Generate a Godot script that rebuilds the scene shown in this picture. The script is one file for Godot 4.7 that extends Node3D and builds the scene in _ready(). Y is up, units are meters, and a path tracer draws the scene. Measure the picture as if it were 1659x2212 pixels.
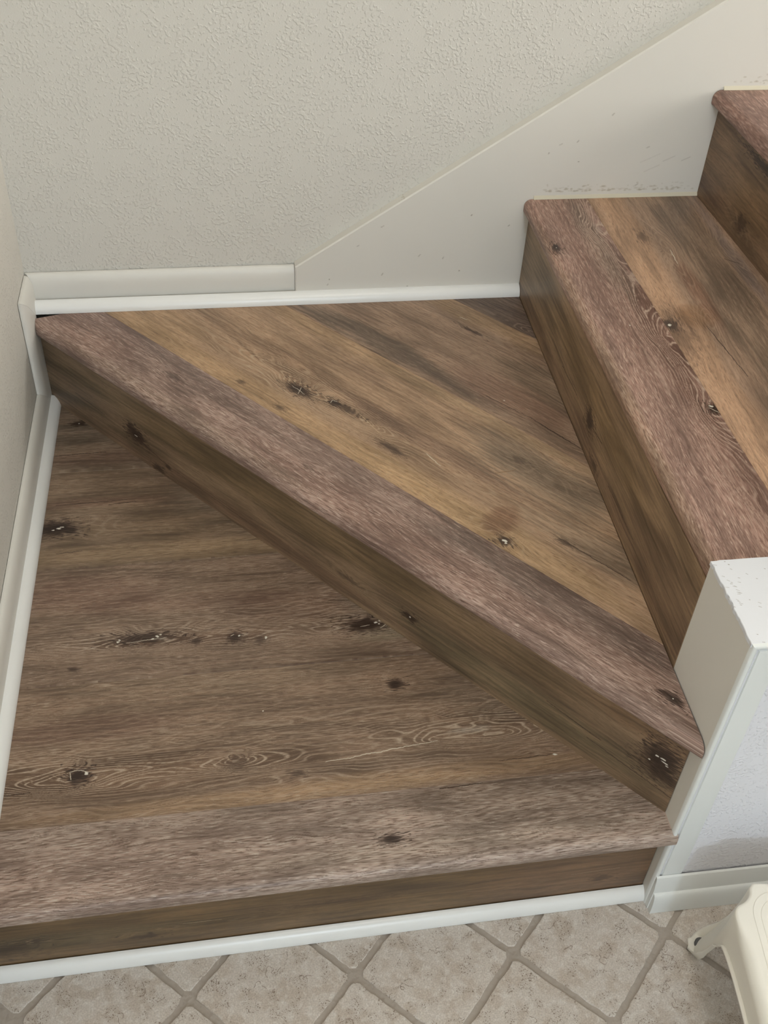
extends Node3D
# A carpetless winder staircase in oak-look planks, seen from above. Units are metres, y is up, the back wall is z = 0 and the left wall x = 0.

const H1 := 0.19
const H2 := 0.3798
const H3 := 0.5696
const H4 := 0.7607
const POST_X := 0.896
const POST_BACK := 0.9196
const POST_FRONT := 1.0488
const POST_TOP := 0.577
const ALONG2 := Vector3(0.6675, 0, 0.7446)      # direction of the diagonal second step
const OUT2 := Vector3(-0.7446, 0, 0.6675)       # its outward normal
const FRONT_TILT := -0.0167                      # the front riser and the left wall are not square to the back wall
const NOSE_OUT := 0.0195
const NOSE_DROP := 0.026

var M := {}
var wood := {}
var used_names := {}
var mutex := Mutex.new()


func _ready() -> void:
	# ---- camera
	var cam := Camera3D.new()
	cam.name = "camera"
	cam.fov = 49.93876
	cam.near = 0.02
	cam.far = 60.0
	cam.rotation_order = EULER_ORDER_YXZ
	cam.position = Vector3(0.35168507, 1.48365391, 1.75048331)
	cam.rotation = Vector3(-0.754356603, -0.179947876, 0.061775407)
	add_child(cam)
	cam.current = true
	# ---- environment and exposure
	var env := Environment.new()
	env.background_mode = Environment.BG_COLOR
	env.background_color = Color(0.02, 0.02, 0.02)
	env.tonemap_mode = Environment.TONE_MAPPER_LINEAR
	env.tonemap_exposure = 0.96
	env.sdfgi_enabled = true
	env.ssao_enabled = true
	env.ssil_enabled = true
	var we := WorldEnvironment.new()
	we.name = "world_environment"
	we.environment = env
	add_child(we)
	# ---- lamps: a ceiling globe over the stairs and a globe in the kitchen behind the viewer
	lamp("ceiling_lamp", Vector3(0.78, 2.42, 1.58), 0.07, 2.6, Color(1.0, 0.98, 0.945), 0.48, "round white ceiling lamp over the stairs")
	lamp("pendant_lamp", Vector3(0.66, 2.1, 5.2), 0.09, 2.6, Color(0.86, 0.93, 1.0), 2.9, "white globe pendant hanging in the room behind the stairs")
	window_light()
	# ---- textures and materials
	make_wood()
	make_materials()
	# ---- setting
	build_room()
	build_floor()
	build_knee_wall()
	# ---- steps
	build_step_one()
	build_step_two()
	build_step_three()
	build_step_four()
	# ---- trims
	build_trims()
	# ---- the stool
	build_stool()


# ------------------------------------------------------------------ scene helpers
func numbered(called: String) -> String:
	if not used_names.has(called):
		used_names[called] = 0
		return called
	used_names[called] += 1
	return "%s_%03d" % [called, used_names[called]]


func tag(o: Node3D, label: String, category := "", kind := "", group := "") -> Node3D:
	if label:
		o.set_meta("label", label)
	if category:
		o.set_meta("category", category)
	if kind:
		o.set_meta("kind", kind)
	if group:
		o.set_meta("group", group)
	return o


func thing(called: String, at := Vector3.ZERO) -> Node3D:
	var o := Node3D.new()
	o.name = numbered(called)
	o.position = at
	add_child(o)
	return o


func obj(called: String, st: SurfaceTool, m: Material, parent: Node3D = null) -> MeshInstance3D:
	var o := MeshInstance3D.new()
	o.name = called if parent else numbered(called)
	o.mesh = st.commit()
	o.mesh.surface_set_material(0, m)
	o.cast_shadow = GeometryInstance3D.SHADOW_CASTING_SETTING_ON
	(parent if parent else self).add_child(o, true)
	return o


func begin() -> SurfaceTool:
	var st := SurfaceTool.new()
	st.begin(Mesh.PRIMITIVE_TRIANGLES)
	return st


func corner(st: SurfaceTool, p: Vector3, n: Vector3, uv: Vector2) -> void:
	st.set_normal(n)
	st.set_uv(uv)
	st.add_vertex(p)


func tri(st: SurfaceTool, p: Array, n: Array, uv: Array) -> void:
	var face: Vector3 = (p[2] - p[0]).cross(p[1] - p[0])
	var flip: bool = face.dot(n[0] + n[1] + n[2]) < 0.0
	for k in ([0, 2, 1] if flip else [0, 1, 2]):
		corner(st, p[k], n[k], uv[k])


func quad(st: SurfaceTool, p: Array, n: Array, uv: Array) -> void:
	tri(st, [p[0], p[1], p[2]], [n[0], n[1], n[2]], [uv[0], uv[1], uv[2]])
	tri(st, [p[0], p[2], p[3]], [n[0], n[2], n[3]], [uv[0], uv[2], uv[3]])


# A closed profile (counter-clockwise in the axes A, B) swept along D from start(p) to stop(p), which may depend on the profile point (mitres, slanted cuts).
# uv.x = (l - uv_box.position.x) / uv_box.size.x ; uv.y = (arc - uv_box.position.y) / uv_box.size.y
func sweep(st: SurfaceTool, prof: PackedVector2Array, o: Vector3, A: Vector3, B: Vector3, D: Vector3, start: Callable, stop: Callable, uv_box := Rect2(0, 0, 1, 1), smooth := 40.0, lean: Variant = null) -> void:
	var n := prof.size()
	var area := 0.0
	for i in n:
		area += prof[i].cross(prof[(i + 1) % n])
	var way := 1.0 if area > 0.0 else -1.0
	var edge_n: Array[Vector2] = []
	for i in n:
		var e: Vector2 = prof[(i + 1) % n] - prof[i]
		edge_n.append(Vector2(e.y, -e.x).normalized() * way)
	var arc := 0.0
	for i in n:
		var j := (i + 1) % n
		var before: Vector2 = edge_n[(i + n - 1) % n]
		var here: Vector2 = edge_n[i]
		var after: Vector2 = edge_n[j]
		var ni := here if absf(before.angle_to(here)) > deg_to_rad(smooth) else (before + here).normalized()
		var nj := here if absf(after.angle_to(here)) > deg_to_rad(smooth) else (after + here).normalized()
		var n3i: Vector3 = A * ni.x + B * ni.y
		var n3j: Vector3 = A * nj.x + B * nj.y
		var next := arc + prof[i].distance_to(prof[j])
		var ai: float = start.call(prof[i])
		var bi: float = stop.call(prof[i])
		var aj: float = start.call(prof[j])
		var bj: float = stop.call(prof[j])
		var pi: Vector3 = o + A * prof[i].x + B * prof[i].y
		var pj: Vector3 = o + A * prof[j].x + B * prof[j].y
		var si: Vector3 = D + A * (lean.call(prof[i]) if lean != null else 0.0)
		var sj: Vector3 = D + A * (lean.call(prof[j]) if lean != null else 0.0)
		quad(st, [pi + si * ai, pi + si * bi, pj + sj * bj, pj + sj * aj], [n3i, n3i, n3j, n3j], [uv_in(uv_box, ai, arc), uv_in(uv_box, bi, arc), uv_in(uv_box, bj, next), uv_in(uv_box, aj, next)])
		arc = next
	var cut := Geometry2D.triangulate_polygon(prof)
	for k in range(0, cut.size(), 3):
		for side in 2:
			var f: Callable = stop if side else start
			var p := []
			var uv := []
			for c in 3:
				var q: Vector2 = prof[cut[k + c]]
				var l: float = f.call(q)
				p.append(o + A * q.x + B * q.y + (D + A * (lean.call(q) if lean != null else 0.0)) * l)
				uv.append(uv_in(uv_box, l, q.y))
			var face: Vector3 = (p[1] - p[0]).cross(p[2] - p[0]).normalized()
			if face.dot(D) * (1.0 if side else -1.0) < 0.0:
				face = -face
			tri(st, p, [face, face, face], uv)


func uv_in(box: Rect2, l: float, a: float) -> Vector2:
	return Vector2((l - box.position.x) / box.size.x, (a - box.position.y) / box.size.y)


func at(l: float) -> Callable:
	return func(_p: Vector2) -> float: return l


# A flat slab over a convex outline in the xz plane, its top at y, with a fine bevel round the top edge. uv from along / across.
func slab(st: SurfaceTool, outline: PackedVector2Array, y: float, thick: float, along: Vector2, across: Vector2, box: Rect2, bevel := 0.0006) -> void:
	var inner := Geometry2D.offset_polygon(outline, -bevel, Geometry2D.JOIN_MITER)
	var top: PackedVector2Array = inner[0] if inner.size() else outline
	var cut := Geometry2D.triangulate_polygon(top)
	var uv_of := func(p: Vector2) -> Vector2: return uv_in(box, p.dot(along), p.dot(across))
	for k in range(0, cut.size(), 3):
		var p := []
		var uv := []
		for c in 3:
			var q: Vector2 = top[cut[k + c]]
			p.append(Vector3(q.x, y, q.y))
			uv.append(uv_of.call(q))
		tri(st, p, [Vector3.UP, Vector3.UP, Vector3.UP], uv)
	var n := outline.size()
	var area := 0.0
	for i in n:
		area += outline[i].cross(outline[(i + 1) % n])
	for i in n:
		var a: Vector2 = outline[i]
		var b: Vector2 = outline[(i + 1) % n]
		var e := (b - a).normalized()
		var nn := Vector2(e.y, -e.x) * signf(area)
		var n3 := Vector3(nn.x, 0, nn.y)
		var ta := nearest(top, a)
		var tb := nearest(top, b)
		var mid := (n3 + Vector3.UP).normalized()
		quad(st, [Vector3(ta.x, y, ta.y), Vector3(tb.x, y, tb.y), Vector3(b.x, y - bevel, b.y), Vector3(a.x, y - bevel, a.y)], [mid, mid, mid, mid], [uv_of.call(ta), uv_of.call(tb), uv_of.call(b), uv_of.call(a)])
		quad(st, [Vector3(a.x, y - bevel, a.y), Vector3(b.x, y - bevel, b.y), Vector3(b.x, y - thick, b.y), Vector3(a.x, y - thick, a.y)], [n3, n3, n3, n3], [uv_of.call(a), uv_of.call(b), uv_of.call(b), uv_of.call(a)])


func nearest(pts: PackedVector2Array, q: Vector2) -> Vector2:
	var best := pts[0]
	for p in pts:
		if p.distance_squared_to(q) < best.distance_squared_to(q):
			best = p
	return best


func clipped(strip: PackedVector2Array, outline: PackedVector2Array) -> PackedVector2Array:
	var got := Geometry2D.intersect_polygons(strip, outline)
	return got[0] if got.size() else PackedVector2Array()


func box(st: SurfaceTool, lo: Vector3, hi: Vector3, bevel := 0.0) -> void:
	var w := hi.x - lo.x
	var h := hi.y - lo.y
	var p := PackedVector2Array([Vector2(0, 0), Vector2(w, 0), Vector2(w, h), Vector2(0, h)])
	if bevel > 0.0:
		p = PackedVector2Array([Vector2(0, bevel), Vector2(bevel, 0), Vector2(w - bevel, 0), Vector2(w, bevel), Vector2(w, h - bevel), Vector2(w - bevel, h), Vector2(bevel, h), Vector2(0, h - bevel)])
	sweep(st, p, Vector3(lo.x, lo.y, lo.z), Vector3.RIGHT, Vector3.UP, Vector3.BACK, at(0.0), at(hi.z - lo.z), Rect2(0, 0, 1, 1), 20.0)


func lamp(called: String, where: Vector3, r: float, ceiling: float, tint: Color, energy: float, label: String) -> void:
	var t := thing(called, where)
	tag(t, label, "lamp")
	var globe := SphereMesh.new()
	globe.radius = r
	globe.height = 2.0 * r
	globe.radial_segments = 32
	globe.rings = 16
	var g := StandardMaterial3D.new()
	g.albedo_color = Color(0.9, 0.9, 0.88)
	g.emission_enabled = true
	g.emission = tint
	g.emission_energy_multiplier = 1.5
	globe.material = g
	var mi := MeshInstance3D.new()
	mi.name = "bulb_globe"
	mi.mesh = globe
	t.add_child(mi, true)
	var white := StandardMaterial3D.new()
	white.albedo_color = Color(0.85, 0.85, 0.84)
	var st := begin()
	var rod := PackedVector2Array()
	for k in 12:
		rod.append(Vector2.from_angle(TAU * k / 12.0) * 0.012)
	sweep(st, rod, Vector3.ZERO, Vector3.RIGHT, Vector3.FORWARD, Vector3.UP, at(r * 0.96), at(ceiling - where.y - 0.012), Rect2(0, 0, 1, 1), 60.0)
	obj("stem", st, white, t)
	st = begin()
	var plate := PackedVector2Array()
	for k in 24:
		plate.append(Vector2.from_angle(TAU * k / 24.0) * 0.06)
	sweep(st, plate, Vector3.ZERO, Vector3.RIGHT, Vector3.FORWARD, Vector3.UP, at(ceiling - where.y - 0.012), at(ceiling - where.y), Rect2(0, 0, 1, 1), 40.0)
	obj("ceiling_plate", st, white, t)
	var l := OmniLight3D.new()
	l.name = "light"
	l.light_color = tint
	l.light_energy = energy
	l.light_size = r
	l.omni_range = 14.0
	l.omni_attenuation = 2.0
	l.shadow_enabled = true
	t.add_child(l)


# A window in the far right wall: a bright pane in a frame, and its light.
func window_light() -> void:
	var w := thing("window_1", Vector3(3.195, 1.45, 0.62))
	tag(w, "bright window in the far right wall of the room", "window", "structure")
	var glow := StandardMaterial3D.new()
	glow.albedo_color = Color(0.9, 0.9, 0.9)
	glow.emission_enabled = true
	glow.emission = Color(1.0, 0.98, 0.95)
	glow.emission_energy_multiplier = 1.2
	var st := begin()
	box(st, Vector3(-0.02, -0.55, -0.45), Vector3(-0.008, 0.55, 0.45))
	obj("pane", st, glow, w)
	var white := paint(Color(0.86, 0.86, 0.84), 0.4)
	for b in [[Vector3(-0.04, -0.62, -0.52), Vector3(0.004, -0.55, 0.52)], [Vector3(-0.04, 0.55, -0.52), Vector3(0.004, 0.62, 0.52)], [Vector3(-0.04, -0.55, -0.52), Vector3(0.004, 0.55, -0.45)], [Vector3(-0.04, -0.55, 0.45), Vector3(0.004, 0.55, 0.52)], [Vector3(-0.035, -0.55, -0.015), Vector3(0.0, 0.55, 0.015)]]:
		st = begin()
		box(st, b[0], b[1], 0.004)
		obj("window_frame", st, white, w)
	var l := AreaLight3D.new()
	l.name = "light"
	l.area_size = Vector2(0.9, 1.1)
	l.position = Vector3(-0.05, 0, 0)
	l.rotation.y = PI / 2
	l.light_color = Color(1.0, 0.98, 0.95)
	l.light_energy = 3.3
	l.area_range = 12.0
	l.shadow_enabled = true
	w.add_child(l)


# ------------------------------------------------------------------ materials
func paint(c: Color, rough: float, spec := 0.5) -> StandardMaterial3D:
	var m := StandardMaterial3D.new()
	m.albedo_color = c
	m.roughness = rough
	m.metallic_specular = spec
	return m


func noise_image(w: int, h: int, seed_: int, freq: float, octaves := 3, kind := FastNoiseLite.TYPE_SIMPLEX_SMOOTH) -> Image:
	var n := FastNoiseLite.new()
	n.seed = seed_
	n.noise_type = kind
	n.frequency = freq
	n.fractal_octaves = octaves
	return n.get_image(w, h, false, false, true)


func stretched(w: int, h: int, seed_: int, sx: float, sy: float, freq: float, octaves := 2) -> PackedByteArray:
	var im := noise_image(maxi(4, int(w / sx)), maxi(4, int(h / sy)), seed_, freq, octaves)
	im.resize(w, h, Image.INTERPOLATE_CUBIC)
	im.convert(Image.FORMAT_L8)
	return im.get_data()


func make_materials() -> void:
	M.drywall = paint(Color8(213, 210, 202), 0.75, 0.4)
	M.drywall.heightmap_enabled = true
	M.drywall.heightmap_texture = ImageTexture.create_from_image(knockdown(1024))
	M.drywall.heightmap_scale = 0.10
	M.drywall.uv1_triplanar = true
	M.drywall.uv1_world_triplanar = true
	M.drywall.uv1_scale = Vector3(1.5, 1.5, 1.5)
	M.knee = M.drywall.duplicate()
	M.knee.albedo_color = Color8(228, 228, 233)
	M.trim = paint(Color8(222, 220, 213), 0.42)
	M.skirt = paint(Color8(224, 219, 208), 0.5)
	M.white = paint(Color8(237, 238, 236), 0.3)
	M.casing = paint(Color8(228, 231, 229), 0.4)
	M.caulk = paint(Color8(206, 199, 178), 0.6)
	M.carcass = paint(Color8(66, 44, 34), 0.9, 0.2)
	M.grout = paint(Color8(170, 161, 151), 0.9, 0.25)
	M.grout.heightmap_enabled = true
	M.grout.heightmap_texture = ImageTexture.create_from_image(noise_image(256, 256, 5, 0.08, 4))
	M.grout.heightmap_scale = 0.15
	M.grout.uv1_triplanar = true
	M.grout.uv1_scale = Vector3(4, 4, 4)
	M.plastic = paint(Color8(238, 235, 225), 0.38)
	M.rubber = paint(Color8(92, 92, 92), 0.7)
	M.ceiling = paint(Color8(235, 232, 226), 0.8)


# Knockdown drywall texture: scattered flattened blobs.
func knockdown(size: int) -> Image:
	var a := noise_image(size, size, 31, 0.085, 2)
	var b := noise_image(size, size, 77, 0.012, 2)
	var c := noise_image(size, size, 12, 0.2, 2)
	for im in [a, b, c]:
		im.convert(Image.FORMAT_L8)
	var da: PackedByteArray = a.get_data()
	var db: PackedByteArray = b.get_data()
	var dc: PackedByteArray = c.get_data()
	var out := PackedByteArray()
	out.resize(size * size)
	for i in size * size:
		var t := (da[i] + (db[i] - 128) * 0.5 - 150.0) / 30.0
		t = clampf(t, 0.0, 1.0)
		out[i] = int(clampf(70.0 + 150.0 * t * t * (3.0 - 2.0 * t) + (dc[i] - 128) * 0.16, 0.0, 255.0))
	return Image.create_from_data(size, size, false, Image.FORMAT_L8, out)


# ------------------------------------------------------------------ wood planks
# Every plank has its own print. u runs along the grain, v across it, both in metres in the plank's own frame.
# bump: [u, v, reach u, reach v, rings, line strength, pointed]; knot: [u, v, ru, rv, amount]; patch: [u, v, ru, rv, colour, amount]; crack: [u, v, u, v, width, colour]; bit: [u, v, ru, rv]
func make_wood() -> void:
	var tan_ := Color8(184, 151, 115)
	var red := Color8(132, 98, 84)
	var grey := Color8(122, 110, 96)
	var dark := Color8(58, 44, 36)
	var pale := Color8(214, 206, 188)
	var jobs := []
	jobs.append({"name": "s1_nosing", "heart": 0.03, "box": Rect2(0.0, 0.0, 0.92, 0.20), "size": Vector2i(1532, 356), "base": Color8(161, 142, 130), "light": Color8(196, 184, 172), "dark": Color8(82, 64, 53), "seed": 11, "lime": 1.2, "ring": 0.05,
		"knots": [[0.523, 0.075, 0.012, 0.006, 0.9]], "patches": [[0.1, 0.08, 0.25, 0.06, red, 0.22], [0.75, 0.04, 0.2, 0.05, grey, 0.3], [0.6, 0.09, 0.3, 0.012, Color8(176, 160, 144), 0.35]], "bumps": [[0.3, 0.03, 0.3, 0.03, 2.0, 0.2, false]], "cracks": [[0.60, 0.005, 0.66, 0.003, 0.0012, dark]], "bits": []})
	jobs.append({"name": "s1_a", "heart": 0.874, "box": Rect2(0.0, 0.700, 0.92, 0.25), "size": Vector2i(1532, 536), "base": Color8(128, 106, 88), "light": Color8(186, 168, 148), "dark": Color8(84, 64, 50), "seed": 23, "lime": 0.85, "ring": 0.3,
		"bumps": [[0.09, 0.875, 0.22, 0.030, -6.5, 1.0, true], [0.314, 0.878, 0.11, 0.020, -4.0, 1.0, true], [0.67, 0.860, 0.20, 0.028, -6.0, 1.0, true], [0.44, 0.905, 0.2, 0.015, 1.5, 0.6, false], [0.45, 0.84, 0.5, 0.035, 0.0, 0.55, false]],
		"knots": [[0.106, 0.875, 0.011, 0.010, 1.0], [0.556, 0.770, 0.010, 0.006, 0.9], [0.318, 0.880, 0.012, 0.008, 0.35], [0.40, 0.905, 0.008, 0.004, 0.5]],
		"patches": [[0.16, 0.88, 0.22, 0.03, Color8(106, 82, 64), 0.55], [0.35, 0.937, 0.28, 0.012, tan_, 0.45], [0.6, 0.927, 0.3, 0.012, tan_, 0.4], [0.12, 0.80, 0.12, 0.02, red, 0.3], [0.72, 0.80, 0.1, 0.04, grey, 0.35], [0.65, 0.862, 0.03, 0.006, Color8(168, 158, 146), 0.7], [0.3, 0.73, 0.2, 0.03, Color8(138, 118, 98), 0.5]],
		"cracks": [[0.012, 0.895, 0.045, 0.893, 0.0012, dark], [0.44, 0.892, 0.60, 0.875, 0.0013, pale], [0.68, 0.918, 0.76, 0.916, 0.001, dark], [0.095, 0.868, 0.104, 0.865, 0.0012, pale], [0.104, 0.865, 0.118, 0.870, 0.0012, pale], [0.097, 0.880, 0.095, 0.868, 0.001, pale]], "bits": [[0.761, 0.917, 0.004, 0.0018], [0.36, 0.796, 0.0014, 0.0012], [0.117, 0.872, 0.003, 0.003]]})
	jobs.append({"name": "s1_b", "heart": 0.648, "box": Rect2(0.0, 0.465, 0.92, 0.25), "size": Vector2i(1532, 536), "base": Color8(128, 107, 90), "light": Color8(182, 164, 146), "dark": Color8(86, 66, 54), "seed": 37, "lime": 0.9, "ring": 0.26,
		"bumps": [[0.19, 0.642, 0.17, 0.024, -6.0, 1.0, true], [0.34, 0.655, 0.10, 0.016, -3.5, 0.95, true], [0.535, 0.650, 0.09, 0.022, -4.5, 0.9, false], [0.28, 0.62, 0.4, 0.03, 0.0, 0.5, false]],
		"knots": [[0.19, 0.641, 0.035, 0.008, 0.75], [0.269, 0.655, 0.006, 0.005, 0.7], [0.328, 0.655, 0.009, 0.008, 0.8], [0.366, 0.663, 0.007, 0.007, 0.5], [0.527, 0.651, 0.024, 0.011, 0.95], [0.09, 0.69, 0.006, 0.003, 0.7]],
		"patches": [[0.27, 0.650, 0.14, 0.014, Color8(104, 80, 64), 0.6], [0.10, 0.54, 0.12, 0.035, red, 0.4], [0.42, 0.60, 0.10, 0.03, red, 0.2], [0.60, 0.61, 0.1, 0.05, grey, 0.5], [0.56, 0.672, 0.06, 0.014, Color8(136, 126, 104), 0.7], [0.25, 0.575, 0.16, 0.02, red, 0.25]],
		"cracks": [[0.165, 0.648, 0.225, 0.643, 0.001, pale], [0.520, 0.654, 0.534, 0.652, 0.0012, pale], [0.321, 0.651, 0.326, 0.648, 0.0012, pale], [0.55, 0.660, 0.565, 0.650, 0.001, pale]],
		"bits": [[0.211, 0.640, 0.003, 0.0025], [0.204, 0.644, 0.003, 0.0015], [0.153, 0.645, 0.0025, 0.002], [0.155, 0.641, 0.002, 0.0015], [0.216, 0.637, 0.002, 0.0015], [0.545, 0.648, 0.004, 0.002], [0.552, 0.645, 0.003, 0.002], [0.549, 0.651, 0.002, 0.0015], [0.374, 0.660, 0.002, 0.003], [0.334, 0.652, 0.0018, 0.002]]})
	jobs.append({"name": "s1_c", "heart": 0.388, "box": Rect2(0.0, 0.230, 0.92, 0.25), "size": Vector2i(1360, 448), "base": Color8(130, 110, 91), "light": Color8(178, 160, 140), "dark": Color8(88, 68, 56), "seed": 41, "lime": 0.7, "ring": 0.1,
		"bumps": [[0.06, 0.387, 0.09, 0.03, 4.0, 0.35, false]], "knots": [[0.044, 0.387, 0.026, 0.013, 1.0], [0.07, 0.395, 0.010, 0.006, 0.7]],
		"patches": [[0.3, 0.455, 0.35, 0.022, Color8(158, 134, 106), 0.8], [0.1, 0.33, 0.12, 0.012, red, 0.3], [0.34, 0.34, 0.09, 0.09, grey, 0.5], [0.25, 0.40, 0.2, 0.03, Color8(140, 118, 94), 0.5]],
		"cracks": [[0.042, 0.331, 0.16, 0.327, 0.0011, dark], [0.13, 0.337, 0.175, 0.334, 0.0013, dark], [0.05, 0.447, 0.09, 0.444, 0.001, dark]], "bits": [[0.050, 0.388, 0.005, 0.0022], [0.041, 0.391, 0.003, 0.0014], [0.055, 0.385, 0.004, 0.0012]]})
	jobs.append({"name": "s1_d", "heart": 0.1, "box": Rect2(0.0, 0.0, 0.92, 0.24), "size": Vector2i(1020, 312), "base": Color8(126, 108, 91), "light": Color8(172, 156, 138), "dark": Color8(86, 68, 56), "seed": 43, "lime": 0.65, "ring": 0.06,
		"bumps": [], "knots": [[0.068, 0.111, 0.012, 0.006, 0.8]], "patches": [[0.1, 0.21, 0.12, 0.02, red, 0.3], [0.1, 0.14, 0.1, 0.03, grey, 0.4]], "cracks": [[0.03, 0.20, 0.12, 0.197, 0.0012, dark]], "bits": [[0.069, 0.111, 0.0015, 0.0015]]})
	jobs.append({"name": "s2_nosing", "heart": 0.02, "box": Rect2(0.0, 0.0, 1.34, 0.20), "size": Vector2i(2048, 356), "base": Color8(152, 127, 115), "light": Color8(200, 180, 166), "dark": Color8(88, 66, 58), "seed": 53, "lime": 1.1, "ring": 0.05,
		"bumps": [[0.6, 0.04, 0.4, 0.03, 2.0, 0.2, false]], "knots": [[0.349, 0.045, 0.014, 0.006, 0.45], [1.305, 0.070, 0.013, 0.006, 0.9], [0.67, 0.06, 0.01, 0.004, 0.3]],
		"patches": [[0.3, 0.03, 0.25, 0.03, Color8(122, 100, 90), 0.5], [0.8, 0.08, 0.3, 0.03, red, 0.3], [1.1, 0.02, 0.2, 0.03, Color8(118, 106, 98), 0.5], [0.15, 0.05, 0.1, 0.05, red, 0.35], [0.45, 0.10, 0.3, 0.012, Color8(160, 140, 122), 0.4]], "cracks": [], "bits": [[1.307, 0.070, 0.0012, 0.001]]})
	jobs.append({"name": "s2_a", "heart": -0.165, "box": Rect2(0.1, -0.325, 1.2, 0.25), "size": Vector2i(2040, 536), "base": Color8(164, 135, 109), "light": Color8(186, 164, 138), "dark": Color8(98, 74, 56), "seed": 61, "lime": 0.75, "ring": 0.24,
		"bumps": [[0.53, -0.158, 0.22, 0.036, -8.0, 1.0, true], [0.66, -0.165, 0.12, 0.014, -4.0, 0.8, true], [0.95, -0.265, 0.05, 0.025, -3.0, 0.3, false], [0.30, -0.19, 0.2, 0.03, 2.0, 0.35, true], [0.97, -0.10, 0.05, 0.012, 3.0, 0.5, false], [0.6, -0.17, 0.4, 0.03, 0.0, 0.4, false]],
		"knots": [[0.524, -0.150, 0.021, 0.009, 0.95], [0.589, -0.164, 0.009, 0.006, 0.9], [0.612, -0.166, 0.022, 0.005, 0.6], [0.732, -0.140, 0.020, 0.005, 0.6], [0.984, -0.094, 0.009, 0.007, 0.8], [0.535, -0.095, 0.007, 0.004, 0.5], [0.44, -0.100, 0.006, 0.004, 0.5], [1.05, -0.150, 0.010, 0.004, 0.55], [0.895, -0.255, 0.010, 0.006, 0.3]],
		"patches": [[0.55, -0.095, 0.45, 0.026, tan_, 0.85], [0.92, -0.100, 0.25, 0.03, Color8(182, 150, 112), 0.75], [0.2, -0.13, 0.1, 0.04, tan_, 0.6], [0.50, -0.19, 0.2, 0.025, Color8(126, 100, 80), 0.5], [0.78, -0.19, 0.2, 0.018, Color8(120, 94, 80), 0.45], [0.95, -0.25, 0.14, 0.05, grey, 0.6], [0.955, -0.128, 0.022, 0.030, Color8(122, 88, 66), 0.7], [0.45, -0.305, 0.4, 0.018, Color8(172, 142, 110), 0.75], [0.85, -0.308, 0.2, 0.014, Color8(160, 136, 108), 0.6], [1.1, -0.17, 0.12, 0.03, grey, 0.45], [0.58, -0.258, 0.05, 0.02, Color8(118, 94, 78), 0.4]],
		"cracks": [[0.508, -0.151, 0.540, -0.147, 0.0011, pale], [0.523, -0.158, 0.531, -0.142, 0.0011, pale], [0.583, -0.168, 0.592, -0.170, 0.0012, pale], [0.583, -0.168, 0.586, -0.161, 0.0012, pale], [0.781, -0.168, 0.815, -0.160, 0.0014, pale], [0.887, -0.204, 0.905, -0.230, 0.0012, Color8(128, 98, 66)], [1.04, -0.152, 1.16, -0.150, 0.001, dark], [0.635, -0.172, 0.70, -0.155, 0.001, Color8(196, 172, 140)]],
		"bits": [[0.984, -0.094, 0.0045, 0.0035], [0.988, -0.091, 0.002, 0.002]]})
	jobs.append({"name": "s2_b", "heart": -0.49, "box": Rect2(0.3, -0.555, 0.75, 0.245), "size": Vector2i(1360, 448), "base": Color8(151, 125, 104), "light": Color8(172, 152, 132), "dark": Color8(90, 70, 58), "seed": 67, "lime": 0.7, "ring": 0.2,
		"bumps": [[0.80, -0.49, 0.16, 0.03, -4.0, 0.4, true], [0.6, -0.40, 0.2, 0.03, 1.0, 0.2, false]], "knots": [[0.629, -0.489, 0.020, 0.003, 0.6]],
		"patches": [[0.62, -0.535, 0.2, 0.028, Color8(170, 140, 108), 0.85], [0.52, -0.345, 0.2, 0.024, Color8(104, 90, 78), 0.75], [0.75, -0.335, 0.2, 0.016, Color8(112, 94, 80), 0.6], [0.78, -0.38, 0.12, 0.035, Color8(136, 104, 88), 0.5], [0.85, -0.45, 0.12, 0.04, Color8(124, 108, 90), 0.5]],
		"cracks": [[0.76, -0.352, 0.85, -0.355, 0.0012, dark], [0.85, -0.355, 0.956, -0.345, 0.0024, dark], [0.70, -0.36, 0.76, -0.352, 0.001, red], [0.585, -0.51, 0.60, -0.512, 0.0012, pale]], "bits": [[0.79, -0.363, 0.0014, 0.001]]})
	jobs.append({"name": "s2_c", "heart": -0.56, "box": Rect2(0.5, -0.70, 0.35, 0.16), "size": Vector2i(680, 312), "base": Color8(104, 87, 75), "light": Color8(156, 138, 124), "dark": Color8(76, 60, 52), "seed": 71, "lime": 0.6, "ring": 0.4,
		"bumps": [[0.72, -0.56, 0.12, 0.02, -4.0, 0.8, true]], "knots": [], "patches": [[0.68, -0.57, 0.08, 0.02, Color8(92, 78, 70), 0.6]], "cracks": [], "bits": []})
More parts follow.
